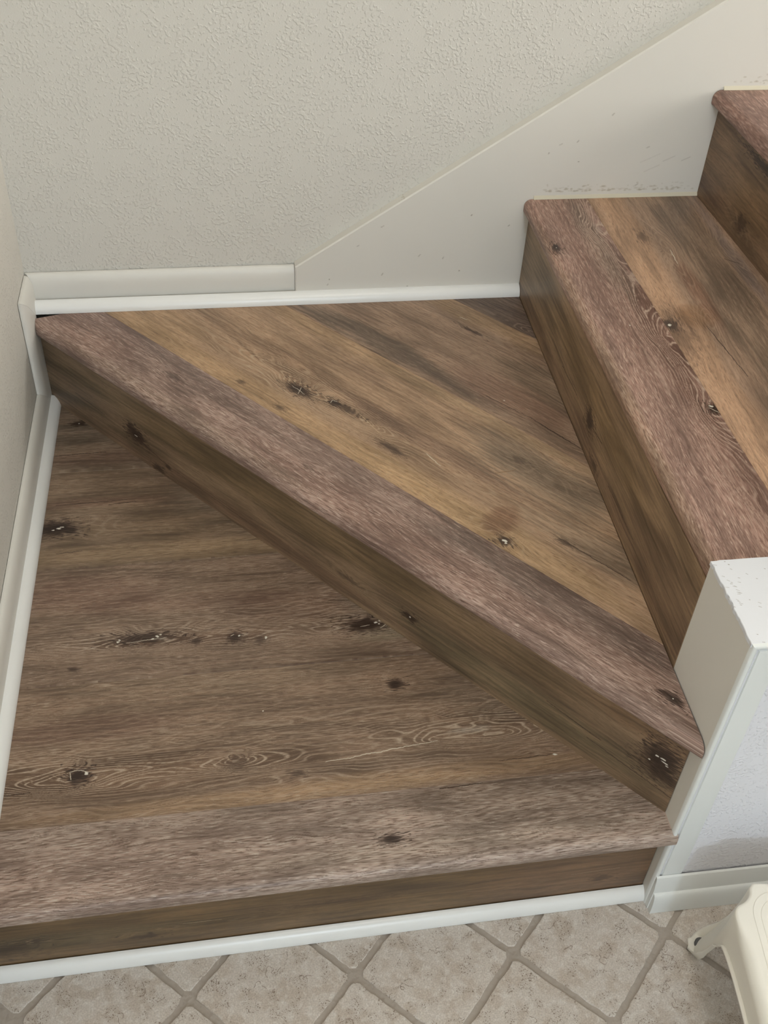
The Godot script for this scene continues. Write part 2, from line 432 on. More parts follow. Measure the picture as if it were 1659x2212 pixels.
	jobs.append({"name": "s3_nosing", "heart": 0.0, "box": Rect2(0.0, 0.0, 0.95, 0.21), "size": Vector2i(1532, 356), "base": Color8(151, 120, 107), "light": Color8(202, 178, 160), "dark": Color8(92, 66, 56), "seed": 83, "lime": 1.05, "ring": 0.08,
		"bumps": [[0.13, 0.008, 0.15, 0.032, -6.0, 1.0, true], [0.45, -0.002, 0.22, 0.040, -7.5, 1.0, true], [0.64, 0.004, 0.12, 0.028, -5.0, 0.9, true], [0.4, 0.02, 0.5, 0.03, 0.0, 0.5, false]],
		"knots": [[0.188, 0.101, 0.010, 0.006, 0.9], [0.630, 0.004, 0.010, 0.008, 0.9]], "patches": [[0.42, 0.018, 0.3, 0.022, Color8(118, 88, 76), 0.6], [0.2, 0.03, 0.14, 0.02, Color8(124, 106, 90), 0.6], [0.3, 0.06, 0.25, 0.02, red, 0.4], [0.55, 0.115, 0.4, 0.014, Color8(172, 148, 120), 0.5], [0.13, 0.012, 0.02, 0.006, Color8(170, 156, 146), 0.6]], "cracks": [[0.626, 0.010, 0.638, 0.001, 0.0013, pale]], "bits": [[0.623, 0.006, 0.003, 0.003], [0.188, 0.101, 0.001, 0.001], [0.42, 0.05, 0.0018, 0.001]]})
	jobs.append({"name": "s3_a", "heart": 1.085, "box": Rect2(0.0, 0.990, 0.95, 0.22), "size": Vector2i(1532, 448), "base": Color8(149, 123, 103), "light": Color8(178, 154, 130), "dark": Color8(92, 70, 56), "seed": 89, "lime": 0.55, "ring": 0.08,
		"bumps": [[0.20, 1.085, 0.16, 0.022, -4.0, 0.5, true], [0.42, 1.075, 0.1, 0.02, -3.0, 0.4, true], [0.2, 1.185, 0.08, 0.015, 3.0, 0.4, false]], "knots": [[0.424, 1.014, 0.012, 0.010, 0.75], [0.162, 1.055, 0.014, 0.007, 0.45], [0.45, 1.02, 0.05, 0.012, 0.3]],
		"patches": [[0.3, 1.030, 0.5, 0.034, Color8(190, 152, 121), 0.9], [0.75, 1.035, 0.3, 0.035, Color8(188, 151, 121), 0.85], [0.35, 1.14, 0.5, 0.045, Color8(116, 100, 85), 0.65], [0.40, 1.065, 0.03, 0.028, Color8(136, 100, 70), 0.6], [0.33, 1.09, 0.1, 0.014, Color8(142, 104, 84), 0.6], [0.2, 1.19, 0.2, 0.012, Color8(140, 124, 118), 0.6]],
		"cracks": [[0.205, 1.088, 0.25, 1.086, 0.0016, pale], [0.43, 1.07, 0.56, 1.085, 0.0012, dark], [0.24, 1.170, 0.256, 1.190, 0.0012, dark], [0.10, 1.07, 0.16, 1.092, 0.001, Color8(188, 158, 136)]], "bits": [[0.424, 1.014, 0.004, 0.0035]]})
	jobs.append({"name": "s4_top", "heart": 0.0, "box": Rect2(0.0, 0.0, 0.95, 0.40), "size": Vector2i(848, 356), "base": Color8(138, 108, 97), "light": Color8(180, 154, 140), "dark": Color8(92, 68, 60), "seed": 97, "lime": 0.95, "ring": 0.05, "bumps": [], "knots": [], "patches": [[0.1, 0.08, 0.2, 0.05, red, 0.3]], "cracks": [], "bits": []})
	var r_base := Color8(118, 98, 76)
	var r_light := Color8(148, 128, 104)
	var r_dark := Color8(78, 62, 46)
	jobs.append({"name": "riser_1", "heart": 0.07, "box": Rect2(0.0, 0.0, 0.92, 0.18), "size": Vector2i(1360, 268), "base": Color8(108, 86, 60), "light": r_light, "dark": r_dark, "seed": 101, "lime": 0.3, "ring": 0.12,
		"bumps": [[0.06, 0.075, 0.16, 0.014, -4.0, 0.55, true], [0.20, 0.07, 0.12, 0.012, -3.0, 0.5, true], [0.5, 0.06, 0.3, 0.02, -2.0, 0.3, false]], "knots": [[0.052, 0.077, 0.010, 0.003, 0.6], [0.19, 0.052, 0.018, 0.004, 0.5], [0.01, 0.06, 0.03, 0.014, 0.45], [0.827, 0.055, 0.012, 0.006, 0.45], [0.45, 0.08, 0.05, 0.004, 0.3]],
		"patches": [[0.8, 0.07, 0.16, 0.06, Color8(124, 96, 76), 0.7], [0.05, 0.07, 0.2, 0.02, Color8(88, 78, 58), 0.6], [0.5, 0.09, 0.2, 0.012, Color8(100, 80, 62), 0.5]], "cracks": [[0.245, 0.074, 0.295, 0.072, 0.0009, Color8(150, 136, 110)], [0.043, 0.077, 0.052, 0.080, 0.001, r_light], [0.043, 0.077, 0.052, 0.074, 0.001, r_light], [0.78, 0.075, 0.85, 0.078, 0.001, r_light]], "bits": []})
	jobs.append({"name": "riser_2", "heart": 0.238, "box": Rect2(0.0, 0.19, 1.40, 0.18), "size": Vector2i(2048, 268), "base": Color8(130, 108, 85), "light": r_light, "dark": r_dark, "seed": 103, "lime": 0.3, "ring": 0.08,
		"bumps": [[0.79, 0.235, 0.06, 0.01, 3.0, 0.45, true], [1.32, 0.28, 0.1, 0.03, 3.0, 0.3, false]], "knots": [[0.285, 0.245, 0.018, 0.012, 0.9], [0.275, 0.257, 0.008, 0.010, 0.5], [0.338, 0.199, 0.012, 0.006, 0.7], [0.905, 0.241, 0.010, 0.006, 0.85], [0.78, 0.236, 0.018, 0.004, 0.4], [1.325, 0.285, 0.020, 0.026, 0.95], [1.34, 0.255, 0.03, 0.010, 0.6], [0.365, 0.218, 0.006, 0.004, 0.6]],
		"patches": [[0.4, 0.21, 0.5, 0.02, Color8(118, 92, 74), 0.6], [0.6, 0.30, 0.5, 0.03, Color8(118, 98, 68), 0.5], [1.1, 0.23, 0.2, 0.03, Color8(104, 94, 72), 0.6], [0.15, 0.22, 0.15, 0.02, Color8(96, 82, 64), 0.5], [1.3, 0.32, 0.1, 0.02, Color8(128, 98, 72), 0.5]],
		"cracks": [[0.12, 0.251, 0.20, 0.244, 0.0013, dark], [0.29, 0.238, 0.365, 0.220, 0.0012, dark], [1.15, 0.255, 1.24, 0.247, 0.001, dark], [1.22, 0.235, 1.36, 0.225, 0.0013, dark], [0.365, 0.220, 0.60, 0.212, 0.0008, Color8(80, 62, 48)], [0.88, 0.228, 0.78, 0.226, 0.0008, r_light]], "bits": [[0.905, 0.242, 0.0018, 0.0018], [1.318, 0.287, 0.003, 0.0018], [1.326, 0.288, 0.006, 0.0016], [1.33, 0.283, 0.006, 0.0014], [1.335, 0.279, 0.003, 0.001], [1.31, 0.272, 0.0018, 0.0014], [0.285, 0.243, 0.005, 0.0009]]})
	jobs.append({"name": "riser_3", "heart": 0.432, "box": Rect2(0.0, 0.375, 0.95, 0.18), "size": Vector2i(1360, 268), "base": Color8(142, 118, 92), "light": r_light, "dark": r_dark, "seed": 107, "lime": 0.28, "ring": 0.06,
		"bumps": [[0.6, 0.47, 0.25, 0.02, 2.0, 0.3, false]], "knots": [[0.482, 0.438, 0.014, 0.011, 0.85], [0.476, 0.447, 0.006, 0.010, 0.5], [0.535, 0.392, 0.014, 0.006, 0.6]],
		"patches": [[0.4, 0.40, 0.5, 0.016, Color8(122, 98, 80), 0.6], [0.45, 0.48, 0.3, 0.03, Color8(120, 98, 66), 0.55], [0.15, 0.47, 0.15, 0.05, Color8(112, 96, 76), 0.5], [0.85, 0.44, 0.15, 0.06, Color8(104, 84, 68), 0.5]],
		"cracks": [[0.323, 0.428, 0.41, 0.434, 0.0013, dark], [0.50, 0.438, 0.545, 0.446, 0.0011, dark], [0.60, 0.410, 0.72, 0.416, 0.0008, dark]], "bits": []})
	jobs.append({"name": "riser_4", "heart": 0.61, "box": Rect2(0.0, 0.565, 0.95, 0.18), "size": Vector2i(1020, 224), "base": Color8(120, 97, 75), "light": r_light, "dark": Color8(70, 52, 40), "seed": 109, "lime": 0.25, "ring": 0.05,
		"bumps": [[0.18, 0.60, 0.1, 0.015, 3.0, 0.4, true]], "knots": [[0.204, 0.714, 0.035, 0.006, 0.85], [0.19, 0.605, 0.012, 0.010, 0.55], [0.16, 0.72, 0.03, 0.005, 0.4]], "patches": [[0.06, 0.60, 0.06, 0.02, Color8(104, 82, 70), 0.5], [0.22, 0.65, 0.1, 0.04, Color8(116, 92, 64), 0.5]], "cracks": [], "bits": []})
	for j in jobs:
		wood[j.name] = j
	var work := func(k: int) -> void:
		var im := wood_print(jobs[k])
		mutex.lock()
		jobs[k].image = im
		mutex.unlock()
	var group := WorkerThreadPool.add_group_task(work, jobs.size(), -1, true)
	WorkerThreadPool.wait_for_group_task_completion(group)
	for j in jobs:
		var m := StandardMaterial3D.new()
		m.resource_name = j.name
		var t := ImageTexture.create_from_image(j.image)
		m.albedo_texture = t
		m.roughness = 0.42
		m.metallic_specular = 0.45
		m.heightmap_enabled = true
		m.heightmap_texture = t
		m.heightmap_scale = 0.022
		m.texture_repeat = false
		M[j.name] = m


func wood_print(j: Dictionary) -> Image:
	var w: int = j.size.x
	var h: int = j.size.y
	var bx: Rect2 = j.box
	var sd: int = j.seed
	var px_u := bx.size.x / w
	var px_v := bx.size.y / h
	var fine := stretched(w, h, sd, maxf(1.0, 0.0085 / px_u), 1.0, 0.40, 2)
	var fine2 := stretched(w, h, sd + 1, maxf(1.0, 0.0045 / px_u), 1.0, 0.30, 2)
	var streak := stretched(w, h, sd + 2, maxf(1.0, 0.04 / px_u), maxf(1.0, 0.0015 / px_v), 0.22, 3)
	var tone := stretched(w, h, sd + 3, maxf(1.0, 0.05 / px_u), maxf(1.0, 0.014 / px_v), 0.30, 3)
	var warp := stretched(w, h, sd + 4, maxf(1.0, 0.034 / px_u), maxf(1.0, 0.008 / px_v), 0.22, 3)
	var lime: float = j.lime
	var ring: float = j.ring
	var heart: float = j.heart
	var turns := 125.0
	var base: Color = j.base
	var light: Color = j.light
	var dark: Color = j.dark
	var out := PackedByteArray()
	out.resize(w * h * 3)
	var h2 := 2 * h
	for y in h:
		var v := bx.position.y + (y + 0.5) * px_v
		var bumps := []
		for b in j.bumps:
			var dv: float = (v - b[1]) / b[3]
			if absf(dv) < 2.1:
				bumps.append([b[0], 1.0 / b[2], dv * dv, b[4], b[5], b[6]])
		var knots := []
		for k in j.knots:
			var dk: float = (v - k[1]) / k[3]
			if absf(dk) < 2.2:
				knots.append([k[0], 1.0 / k[2], dk * dk, k[4]])
		var patches := []
		for p in j.patches:
			var dp: float = (v - p[1]) / p[3]
			if absf(dp) < 1.6:
				patches.append([p[0], 1.0 / p[2], dp * dp, p[4], p[5]])
		var vf := sqrt((v - heart) * (v - heart) + 0.00003) * turns
		for x in w:
			var i := y * w + x
			var u := bx.position.x + (x + 0.5) * px_u
			var g := vf
			var rm := ring
			for b in bumps:
				var du: float = absf(u - b[0]) * b[1]
				if du < 3.6:
					var e: float = exp(-(du * 1.5 if b[5] else du * du) - b[2])
					g += b[3] * e
					rm = maxf(rm, b[4] * minf(1.0, e * 2.4))
			g += (warp[i] - 128.0) * 0.0075 * (1.0 + 1.1 * rm)
			# the pores follow the rings
			var yy := int(y + (g - vf) * 0.45 / (turns * px_v)) % h2
			if yy < 0:
				yy += h2
			if yy >= h:
				yy = h2 - 1 - yy
			var i2 := yy * w + x
			var f1: float = fine[i2]
			var f2: float = fine2[i2]
			var sk: float = streak[i2]
			var tn: float = tone[i]
			var s := (tn - 128.0) * 0.0013 + (sk - 128.0) * 0.0011
			var r := base.r * (1.0 + s)
			var gg := base.g * (1.0 + s * 1.02)
			var bb := base.b * (1.0 + s * 1.05)
			for p in patches:
				var dq: float = absf(u - p[0]) * p[1]
				if dq < 1.6:
					var q: float = dq * dq + p[2] + (sk - 128.0) * 0.004 + (tn - 128.0) * 0.004
					if q < 1.6:
						var t: float = clampf((1.6 - q) * 0.8, 0.0, 1.0) * p[4]
						var c: Color = p[3]
						r += (c.r * (1.0 + s) - r) * t
						gg += (c.g * (1.0 + s) - gg) * t
						bb += (c.b * (1.0 + s) - bb) * t
			# growth rings: thin lime-washed lines on a slightly darker band
			var fr := g - floorf(g)
			var ln := 0.0
			var dk := 0.0
			if fr > 0.60:
				ln = minf(1.0, 1.35 - absf(fr - 0.80) * 6.75)
				ln *= rm * clampf((f2 - 40.0) * 0.013, 0.25, 1.0)
			else:
				dk = rm * 0.30 * fr
			# pores: short light and dark dashes along the grain
			var a := (f1 - 138.0) * 0.016
			if a > 0.0:
				a = minf(a, 1.0) * lime * clampf((tn + sk + f2 - 270.0) * 0.006, 0.12, 0.75)
				ln = maxf(ln, a)
			ln = minf(ln, 0.92)
			dk = maxf(dk, clampf((118.0 - f1) * 0.012, 0.0, 0.62) * (0.25 + 0.6 * lime))
			dk = maxf(dk, clampf((60.0 - sk) * 0.010, 0.0, 0.28))
			r += (dark.r - r) * dk
			gg += (dark.g - gg) * dk
			bb += (dark.b - bb) * dk
			r += (light.r - r) * ln
			gg += (light.g - gg) * ln
			bb += (light.b - bb) * ln
			for k in knots:
				var dq: float = absf(u - k[0]) * k[1]
				if dq < 2.2:
					var q: float = (dq * dq + k[2]) * (0.7 + (f2 - 128.0) * 0.008) + (fine[i] - 128.0) * 0.006
					if q < 1.7:
						var t: float = clampf((1.7 - q) * 0.65, 0.0, 1.0) * k[3]
						r += (0.19 - r) * t
						gg += (0.14 - gg) * t
						bb += (0.115 - bb) * t
			out[i * 3] = int(clampf(r, 0.0, 1.0) * 255.0)
			out[i * 3 + 1] = int(clampf(gg, 0.0, 1.0) * 255.0)
			out[i * 3 + 2] = int(clampf(bb, 0.0, 1.0) * 255.0)
	var im := Image.create_from_data(w, h, false, Image.FORMAT_RGB8, out)
	var rng := RandomNumberGenerator.new()
	rng.seed = sd
	for c in j.cracks:
		var from := Vector2(c[0], c[1])
		var to := Vector2(c[2], c[3])
		var steps := int(from.distance_to(to) / px_u * 1.5) + 2
		var wob := 0.0
		for k in steps:
			var t := float(k) / (steps - 1)
			wob = wob * 0.93 + rng.randf_range(-0.00025, 0.00025)
			var q := from.lerp(to, t) + Vector2(0, wob)
			var wide: float = c[4] * (0.35 + 0.65 * sin(PI * clampf(t, 0.06, 0.94))) * rng.randf_range(0.6, 1.1)
			stamp(im, bx, q, px_u * 0.9, wide * 0.5, c[5], 0.85)
	for b in j.bits:
		for k in 14:
			var q := Vector2(b[0], b[1]) + Vector2(rng.randf_range(-1, 1) * b[2], rng.randf_range(-1, 1) * b[3]) * 0.6
			stamp(im, bx, q, b[2] * 0.42, b[3] * 0.42, Color8(222, 218, 206), 0.8)
	return im


func stamp(im: Image, bx: Rect2, q: Vector2, ru: float, rv: float, c: Color, amount: float) -> void:
	var w := im.get_width()
	var h := im.get_height()
	var cx := (q.x - bx.position.x) / bx.size.x * w - 0.5
	var cy := (q.y - bx.position.y) / bx.size.y * h - 0.5
	var rx := maxf(ru / bx.size.x * w, 0.5)
	var ry := maxf(rv / bx.size.y * h, 0.5)
	for y in range(int(floorf(cy - ry)), int(ceilf(cy + ry)) + 1):
		for x in range(int(floorf(cx - rx)), int(ceilf(cx + rx)) + 1):
			if x < 0 or y < 0 or x >= w or y >= h:
				continue
			var d := Vector2((x - cx) / (rx + 0.35), (y - cy) / (ry + 0.35)).length()
			if d < 1.0:
				im.set_pixel(x, y, im.get_pixel(x, y).lerp(c, amount * clampf((1.0 - d) * 2.2, 0.0, 1.0)))


# ------------------------------------------------------------------ room
func left_x(z: float) -> float:
	return 0.0055 - 0.0171 * z


func build_room() -> void:
	var t := 0.12
	var top := 2.6
	var st := begin()
	box(st, Vector3(-0.3, -0.1, -t), Vector3(3.3, top, 0.0))
	tag(obj("wall_back", st, M.drywall), "cream knockdown-textured wall behind the stairs", "wall", "structure")
	st = begin()
	var lean := PackedVector2Array([Vector2(-0.3, -0.1), Vector2(0.0, -0.1), Vector2(0.0, top), Vector2(-0.3, top)])
	var dir := Vector3(-0.0171, 0, 1)
	sweep(st, lean, Vector3(0.0055, 0, 0), Vector3.RIGHT, Vector3.UP, dir, at(-0.1), at(6.2), Rect2(0, 0, 1, 1), 20.0)
	tag(obj("wall_left", st, M.drywall), "cream textured wall along the left of the stairs", "wall", "structure")
	st = begin()
	box(st, Vector3(3.2, -0.1, 0.0), Vector3(3.2 + t, top, 6.2))
	tag(obj("wall_far_right", st, M.drywall), "cream wall at the far side of the room", "wall", "structure")
	st = begin()
	box(st, Vector3(-0.3, -0.1, 6.1), Vector3(3.3, top, 6.1 + t))
	tag(obj("wall_front", st, M.drywall), "cream wall behind the viewer", "wall", "structure")
	st = begin()
	box(st, Vector3(-0.3, top, -t), Vector3(3.3, top + t, 6.2))
	tag(obj("ceiling", st, M.ceiling), "plain white ceiling over the stairs", "ceiling", "structure")


# ------------------------------------------------------------------ tiled floor
func build_floor() -> void:
	var f := thing("floor")
	tag(f, "tumbled beige floor tiles laid diagonally with wide grout", "floor", "structure")
	var st := begin()
	box(st, Vector3(-0.3, -0.1, -0.1), Vector3(3.3, -0.0035, 6.2))
	obj("grout", st, M.grout, f)
	var mats := []
	for k in 4:
		var m := StandardMaterial3D.new()
		var im := stone_print(300 + k * 17)
		m.resource_name = "tile_print_%d" % k
		m.albedo_texture = ImageTexture.create_from_image(im)
		m.roughness = 0.55
		m.heightmap_enabled = true
		m.heightmap_texture = m.albedo_texture
		m.heightmap_scale = 0.05
		mats.append(m)
	var meshes := []
	for k in 4:
		meshes.append(tile_mesh(0.1486, 900 + k))
	var a := Vector3(0.2229, 0, 0.2229 * -0.018)
	var b := Vector3(0.2229 * 0.018, 0, 0.2229)
	var o := Vector3(0.2455, 0, 1.1072)
	var rng := RandomNumberGenerator.new()
	rng.seed = 4
	for i in range(-6, 26):
		for j in range(-3, 14):
			var c: Vector3 = o + a * (i * 0.5) + b * (j * 0.5)
			if (i + j) % 2 == 0 or c.x < -0.08 or c.x > 2.3 or c.z < 0.93 or c.z > 2.2:
				continue
			var mi := MeshInstance3D.new()
			mi.name = "tile"
			var k := rng.randi() % 4
			mi.mesh = meshes[k]
			mi.material_override = mats[rng.randi() % 4]
			mi.position = c
			mi.rotation.y = PI / 4 + 0.018 + (rng.randi() % 4) * PI / 2 + rng.randf_range(-0.006, 0.006)
			f.add_child(mi, true)


func tile_mesh(side: float, seed_: int) -> ArrayMesh:
	var n := FastNoiseLite.new()
	n.seed = seed_
	n.frequency = 60.0
	n.fractal_octaves = 3
	var ring := PackedVector2Array()
	var per := 22
	var h := side / 2.0
	for k in 4:
		for q in per:
			var t := float(q) / per
			var p := Vector2(-h + side * t, -h)
			var cr := 0.006
			var e := minf(t, 1.0 - t) * side
			if e < cr:
				p.y += (cr - sqrt(maxf(0.0, cr * cr - (cr - e) * (cr - e)))) * 0.8
			p = p.rotated(k * PI / 2.0)
			p *= 1.0 + n.get_noise_2d(p.x * 1.0, p.y * 1.0) * 0.022
			ring.append(p)
	var st := begin()
	var m := ring.size()
	var rows := [[1.0, -0.006], [1.0, -0.0022], [0.988, -0.0006], [0.965, 0.0]]
	for r in 3:
		for i in m:
			var j := (i + 1) % m
			var p := []
			var nn := []
			var uv := []
			for pick in [[r, i], [r, j], [r + 1, j], [r + 1, i]]:
				var q: Vector2 = ring[pick[1]] * rows[pick[0]][0]
				p.append(Vector3(q.x, rows[pick[0]][1], q.y))
				var up: float = [0.0, 0.45, 0.9, 1.0][pick[0]]
				var o := q.normalized()
				nn.append(Vector3(o.x * (1.0 - up), up, o.y * (1.0 - up)).normalized())
				uv.append(q / side + Vector2(0.5, 0.5))
			quad(st, p, nn, uv)
	for i in m:
		var j := (i + 1) % m
		var q0: Vector2 = ring[i] * 0.965
		var q1: Vector2 = ring[j] * 0.965
		tri(st, [Vector3.ZERO, Vector3(q0.x, 0, q0.y), Vector3(q1.x, 0, q1.y)], [Vector3.UP, Vector3.UP, Vector3.UP], [Vector2(0.5, 0.5), q0 / side + Vector2(0.5, 0.5), q1 / side + Vector2(0.5, 0.5)])
	return st.commit()


func stone_print(seed_: int) -> Image:
	var s := 320
	var big := stretched(s, s, seed_, 1.0, 1.0, 0.011, 4)
	var mid := stretched(s, s, seed_ + 1, 1.0, 1.0, 0.035, 4)
	var fine := stretched(s, s, seed_ + 2, 1.0, 1.0, 0.16, 3)
	var vein := stretched(s, s, seed_ + 3, 1.0, 1.0, 0.009, 4)
	var where := stretched(s, s, seed_ + 4, 1.0, 1.0, 0.014, 2)
	var out := PackedByteArray()
	out.resize(s * s * 3)
	var c0 := Color8(198, 190, 181)
	var c1 := Color8(182, 170, 157)
	var c2 := Color8(214, 210, 204)
	var pit := Color8(112, 96, 82)
	for i in s * s:
		var c := c0.lerp(c1, clampf((big[i] - 118.0) * 0.010, 0.0, 0.7))
		c = c.lerp(c2, clampf((mid[i] - 140.0) * 0.008, 0.0, 0.5))
		var k := (fine[i] - 128.0) * 0.0006
		c.r += k
		c.g += k
		c.b += k
		# crack veins: narrow bands where a slow noise crosses a level, only in places
		var vd := absf(vein[i] - 128.0 + (fine[i] - 128.0) * 0.03)
		if where[i] > 138 and vd < 1.5 and fine[i] > 104:
			c = c.lerp(pit, 0.75)
		# pits
		if fine[i] > 172 and where[i] > 160:
			c = c.lerp(pit, minf(0.75, (fine[i] - 166.0) * 0.06))
		out[i * 3] = int(clampf(c.r, 0, 1) * 255)
		out[i * 3 + 1] = int(clampf(c.g, 0, 1) * 255)
		out[i * 3 + 2] = int(clampf(c.b, 0, 1) * 255)
	var im := Image.create_from_data(s, s, false, Image.FORMAT_RGB8, out)
	# a few wandering hairline cracks in broken strokes
	var rng := RandomNumberGenerator.new()
	rng.seed = seed_
	var unit := Rect2(0, 0, 1, 1)
	for k in 5:
		var q := Vector2(rng.randf_range(0.12, 0.88), rng.randf_range(0.12, 0.88))
		var way := rng.randf_range(0.0, TAU)
		var pen := 1.0
		for i in rng.randi_range(50, 130):
			way += rng.randf_range(-0.55, 0.55)
			if rng.randf() < 0.04:
				way += rng.randf_range(-1.6, 1.6)
			q += Vector2.from_angle(way) * 0.0036
			pen = clampf(pen + rng.randf_range(-0.35, 0.35), 0.0, 1.0)
			if pen > 0.3:
				stamp(im, unit, q, 0.0016 + 0.0016 * pen * rng.randf(), 0.0016 + 0.0014 * pen * rng.randf(), Color8(122, 106, 94), 0.3 + 0.5 * pen)
	return im


# ------------------------------------------------------------------ knee wall at the inner corner of the winder
func build_knee_wall() -> void:
	var w := thing("wall_right")
	tag(w, "low white knee wall at the inner corner of the stairs", "wall", "structure")
	var st := begin()
	box(st, Vector3(POST_X + 0.004, 0.0, POST_BACK + 0.002), Vector3(1.9, POST_TOP - 0.004, POST_FRONT - 0.0022))
	obj("panel", st, M.knee, w)
	st = begin()
	box(st, Vector3(POST_X, 0.0, POST_BACK), Vector3(POST_X + 0.006, POST_TOP - 0.003, POST_FRONT - 0.006), 0.0008)
	obj("end_board", st, M.trim, w)
	# cap: painted board with a slightly ragged painted edge along the end board
	st = begin()
	var cap := PackedVector2Array()
	var rng := RandomNumberGenerator.new()
	rng.seed = 8
	for k in 28:
		cap.append(Vector2(POST_X - 0.0006 + rng.randf_range(-0.0007, 0.0007), lerpf(POST_FRONT - 0.0035, POST_BACK - 0.001, k / 27.0)))
	for k in 16:
		cap.append(Vector2(lerpf(POST_X + 0.006, 1.9, pow(k / 15.0, 2.0)), POST_BACK - 0.0015 + rng.randf_range(-0.0006, 0.0006)))
	cap.append(Vector2(1.9, POST_FRONT - 0.0035))
	slab(st, cap, POST_TOP, 0.006, Vector2(1, 0), Vector2(0, 1), Rect2(POST_X - 0.002, POST_BACK - 0.003, 0.16, 0.16), 0.0006)
	var m: StandardMaterial3D = M.white.duplicate()
	m.albedo_color = Color8(255, 255, 255)
	m.albedo_texture = ImageTexture.create_from_image(scuffed_cap())
	m.roughness = 0.45
	obj("cap", st, m, w)
	# casing strip with a beaded outer edge, down the corner and along the top, mitred
	var bead := PackedVector2Array([Vector2(0, -0.006), Vector2(0.0385, -0.006), Vector2(0.0385, -0.0006), Vector2(0.037, 0.0), Vector2(0.0104, 0.0), Vector2(0.0096, -0.0026), Vector2(0.0084, -0.0042), Vector2(0.0072, -0.0030), Vector2(0.0064, 0.0000), Vector2(0.0048, 0.0008), Vector2(0.0032, 0.0010), Vector2(0.0016, 0.0005), Vector2(0.0004, -0.0008)])
	st = begin()
	sweep(st, bead, Vector3(POST_X, 0, POST_FRONT), Vector3.RIGHT, Vector3.BACK, Vector3.UP, at(0.0), func(p: Vector2) -> float: return POST_TOP - p.x, Rect2(0, 0, 1, 1), 50.0)
	tag(obj("casing", st, M.casing, w), "upright casing strip with a beaded corner")
	st = begin()
	sweep(st, bead, Vector3(0, POST_TOP, POST_FRONT), Vector3.DOWN, Vector3.BACK, Vector3.RIGHT, func(p: Vector2) -> float: return POST_X + p.x, at(1.9), Rect2(0, 0, 1, 1), 50.0)
	tag(obj("casing", st, M.casing, w), "level casing strip under the cap")


func scuffed_cap() -> Image:
	var s := 320
	var im := Image.create(s, s, false, Image.FORMAT_RGB8)
	im.fill(Color8(224, 227, 233))
	var bx := Rect2(0, 0, 1, 1)
	var rng := RandomNumberGenerator.new()
	rng.seed = 19
	for k in 46:
		var q := Vector2(rng.randf_range(0.02, 0.75), rng.randf_range(0.08, 0.8))
		if k < 16:
			q = Vector2(rng.randf_range(0.0, 0.14), rng.randf_range(0.02, 0.5))
		var dir := Vector2.from_angle(rng.randf_range(0.2, 0.8)) * rng.randf_range(0.006, 0.03)
		for i in 14:
			stamp(im, bx, q + dir * (i / 14.0), 0.0022, 0.0022, Color8(150, 146, 142), rng.randf_range(0.1, 0.4))
	return im


# ------------------------------------------------------------------ steps
# nosing: a rounded stair-nose board. A points outwards from the riser face, the back edge lies at -back.
func nosing_profile(back: float, out := NOSE_OUT) -> PackedVector2Array:
	var p := PackedVector2Array()
	p.append(Vector2(-back, -0.0005))
	p.append(Vector2(-back + 0.0006, 0.0))
	var r := 0.0125
	for k in 10:
		var t := deg_to_rad(90.0 - 10.0 * k)
		p.append(Vector2(out - r + cos(t) * r, -r + sin(t) * r))
	var q := 0.006
	for k in 7:
		var t := deg_to_rad(-15.0 * k)
		p.append(Vector2(out - q + cos(t) * q, -NOSE_DROP + q + sin(t) * q))
	p.append(Vector2(-0.006, -NOSE_DROP))
	p.append(Vector2(-0.006, -0.012))
	p.append(Vector2(-back, -0.012))
	return p


func strip(o: Vector2, along: Vector2, across: Vector2, v0: float, v1: float) -> PackedVector2Array:
	return PackedVector2Array([o + across * v0 - along * 3.0, o + across * v1 - along * 3.0, o + across * v1 + along * 3.0, o + across * v0 + along * 3.0])


func plank(called: String, parent: Node3D, mat: String, outline: PackedVector2Array, y: float, along: Vector2, across: Vector2) -> void:
	if outline.size() < 3:
		return
	var st := begin()
	slab(st, outline, y, 0.012, along, across, wood[mat].box)
	obj(called, st, M[mat], parent)


func build_step_one() -> void:
	var s := thing("stair_step")
	tag(s, "lowest wide wood-plank step, its white quarter round on the floor tiles", "stair step", "", "wood-plank winder steps")
	# treads: boards parallel to the nose
	var along := Vector2(1, -0.010).normalized()
	var across := Vector2(0.010, 1).normalized()
	var o := Vector2(0.9, 0) - along * 0.9
	var area := PackedVector2Array([Vector2(0.004, 0.016), Vector2(0.004, 1.03), Vector2(POST_X - 0.0008, 1.03), Vector2(POST_X - 0.0008, 1.008)])
	for d in [["s1_d", 0.0, 0.238], ["s1_c", 0.238, 0.4735], ["s1_b", 0.4735, 0.709], ["s1_a", 0.709, 0.9395]]:
		plank("tread_plank", s, d[0], clipped(strip(o, along, across, d[1], d[2]), area), H1, along, across)
	# nosing
	var D := Vector3(1, 0, FRONT_TILT).normalized()
	var A := Vector3(-FRONT_TILT, 0, 1).normalized()
	var face := Vector3(0.0, 0, 1.0295 - FRONT_TILT * 0.9)        # riser face at x = 0
	var st := begin()
	var prof := nosing_profile(0.0965, 0.0235)
	var lean := func(p: Vector2) -> float: return 0.0067 if p.x < -0.05 else 0.0
	sweep(st, prof, face + Vector3(0, H1, 0), A, Vector3.UP, D, at(-0.0135), func(p: Vector2) -> float: return POST_X - 0.0015 if p.x < 0.012 else POST_X + 0.0075, Rect2(0, 0, 0.92, 0.20), 40.0, lean)
	obj("nosing", st, M.s1_nosing, s)
	st = begin()
	var bx: Rect2 = wood.riser_1.box
	riser(st, face, A, D, -0.0135, POST_X - 0.0008, 0.0, H1 - NOSE_DROP + 0.0015, bx)
	obj("riser", st, M.riser_1, s)
	carcass(s, PackedVector2Array([Vector2(0.03, 0.08), Vector2(0.03, 1.0), Vector2(0.87, 1.0)]), H1 - 0.013)


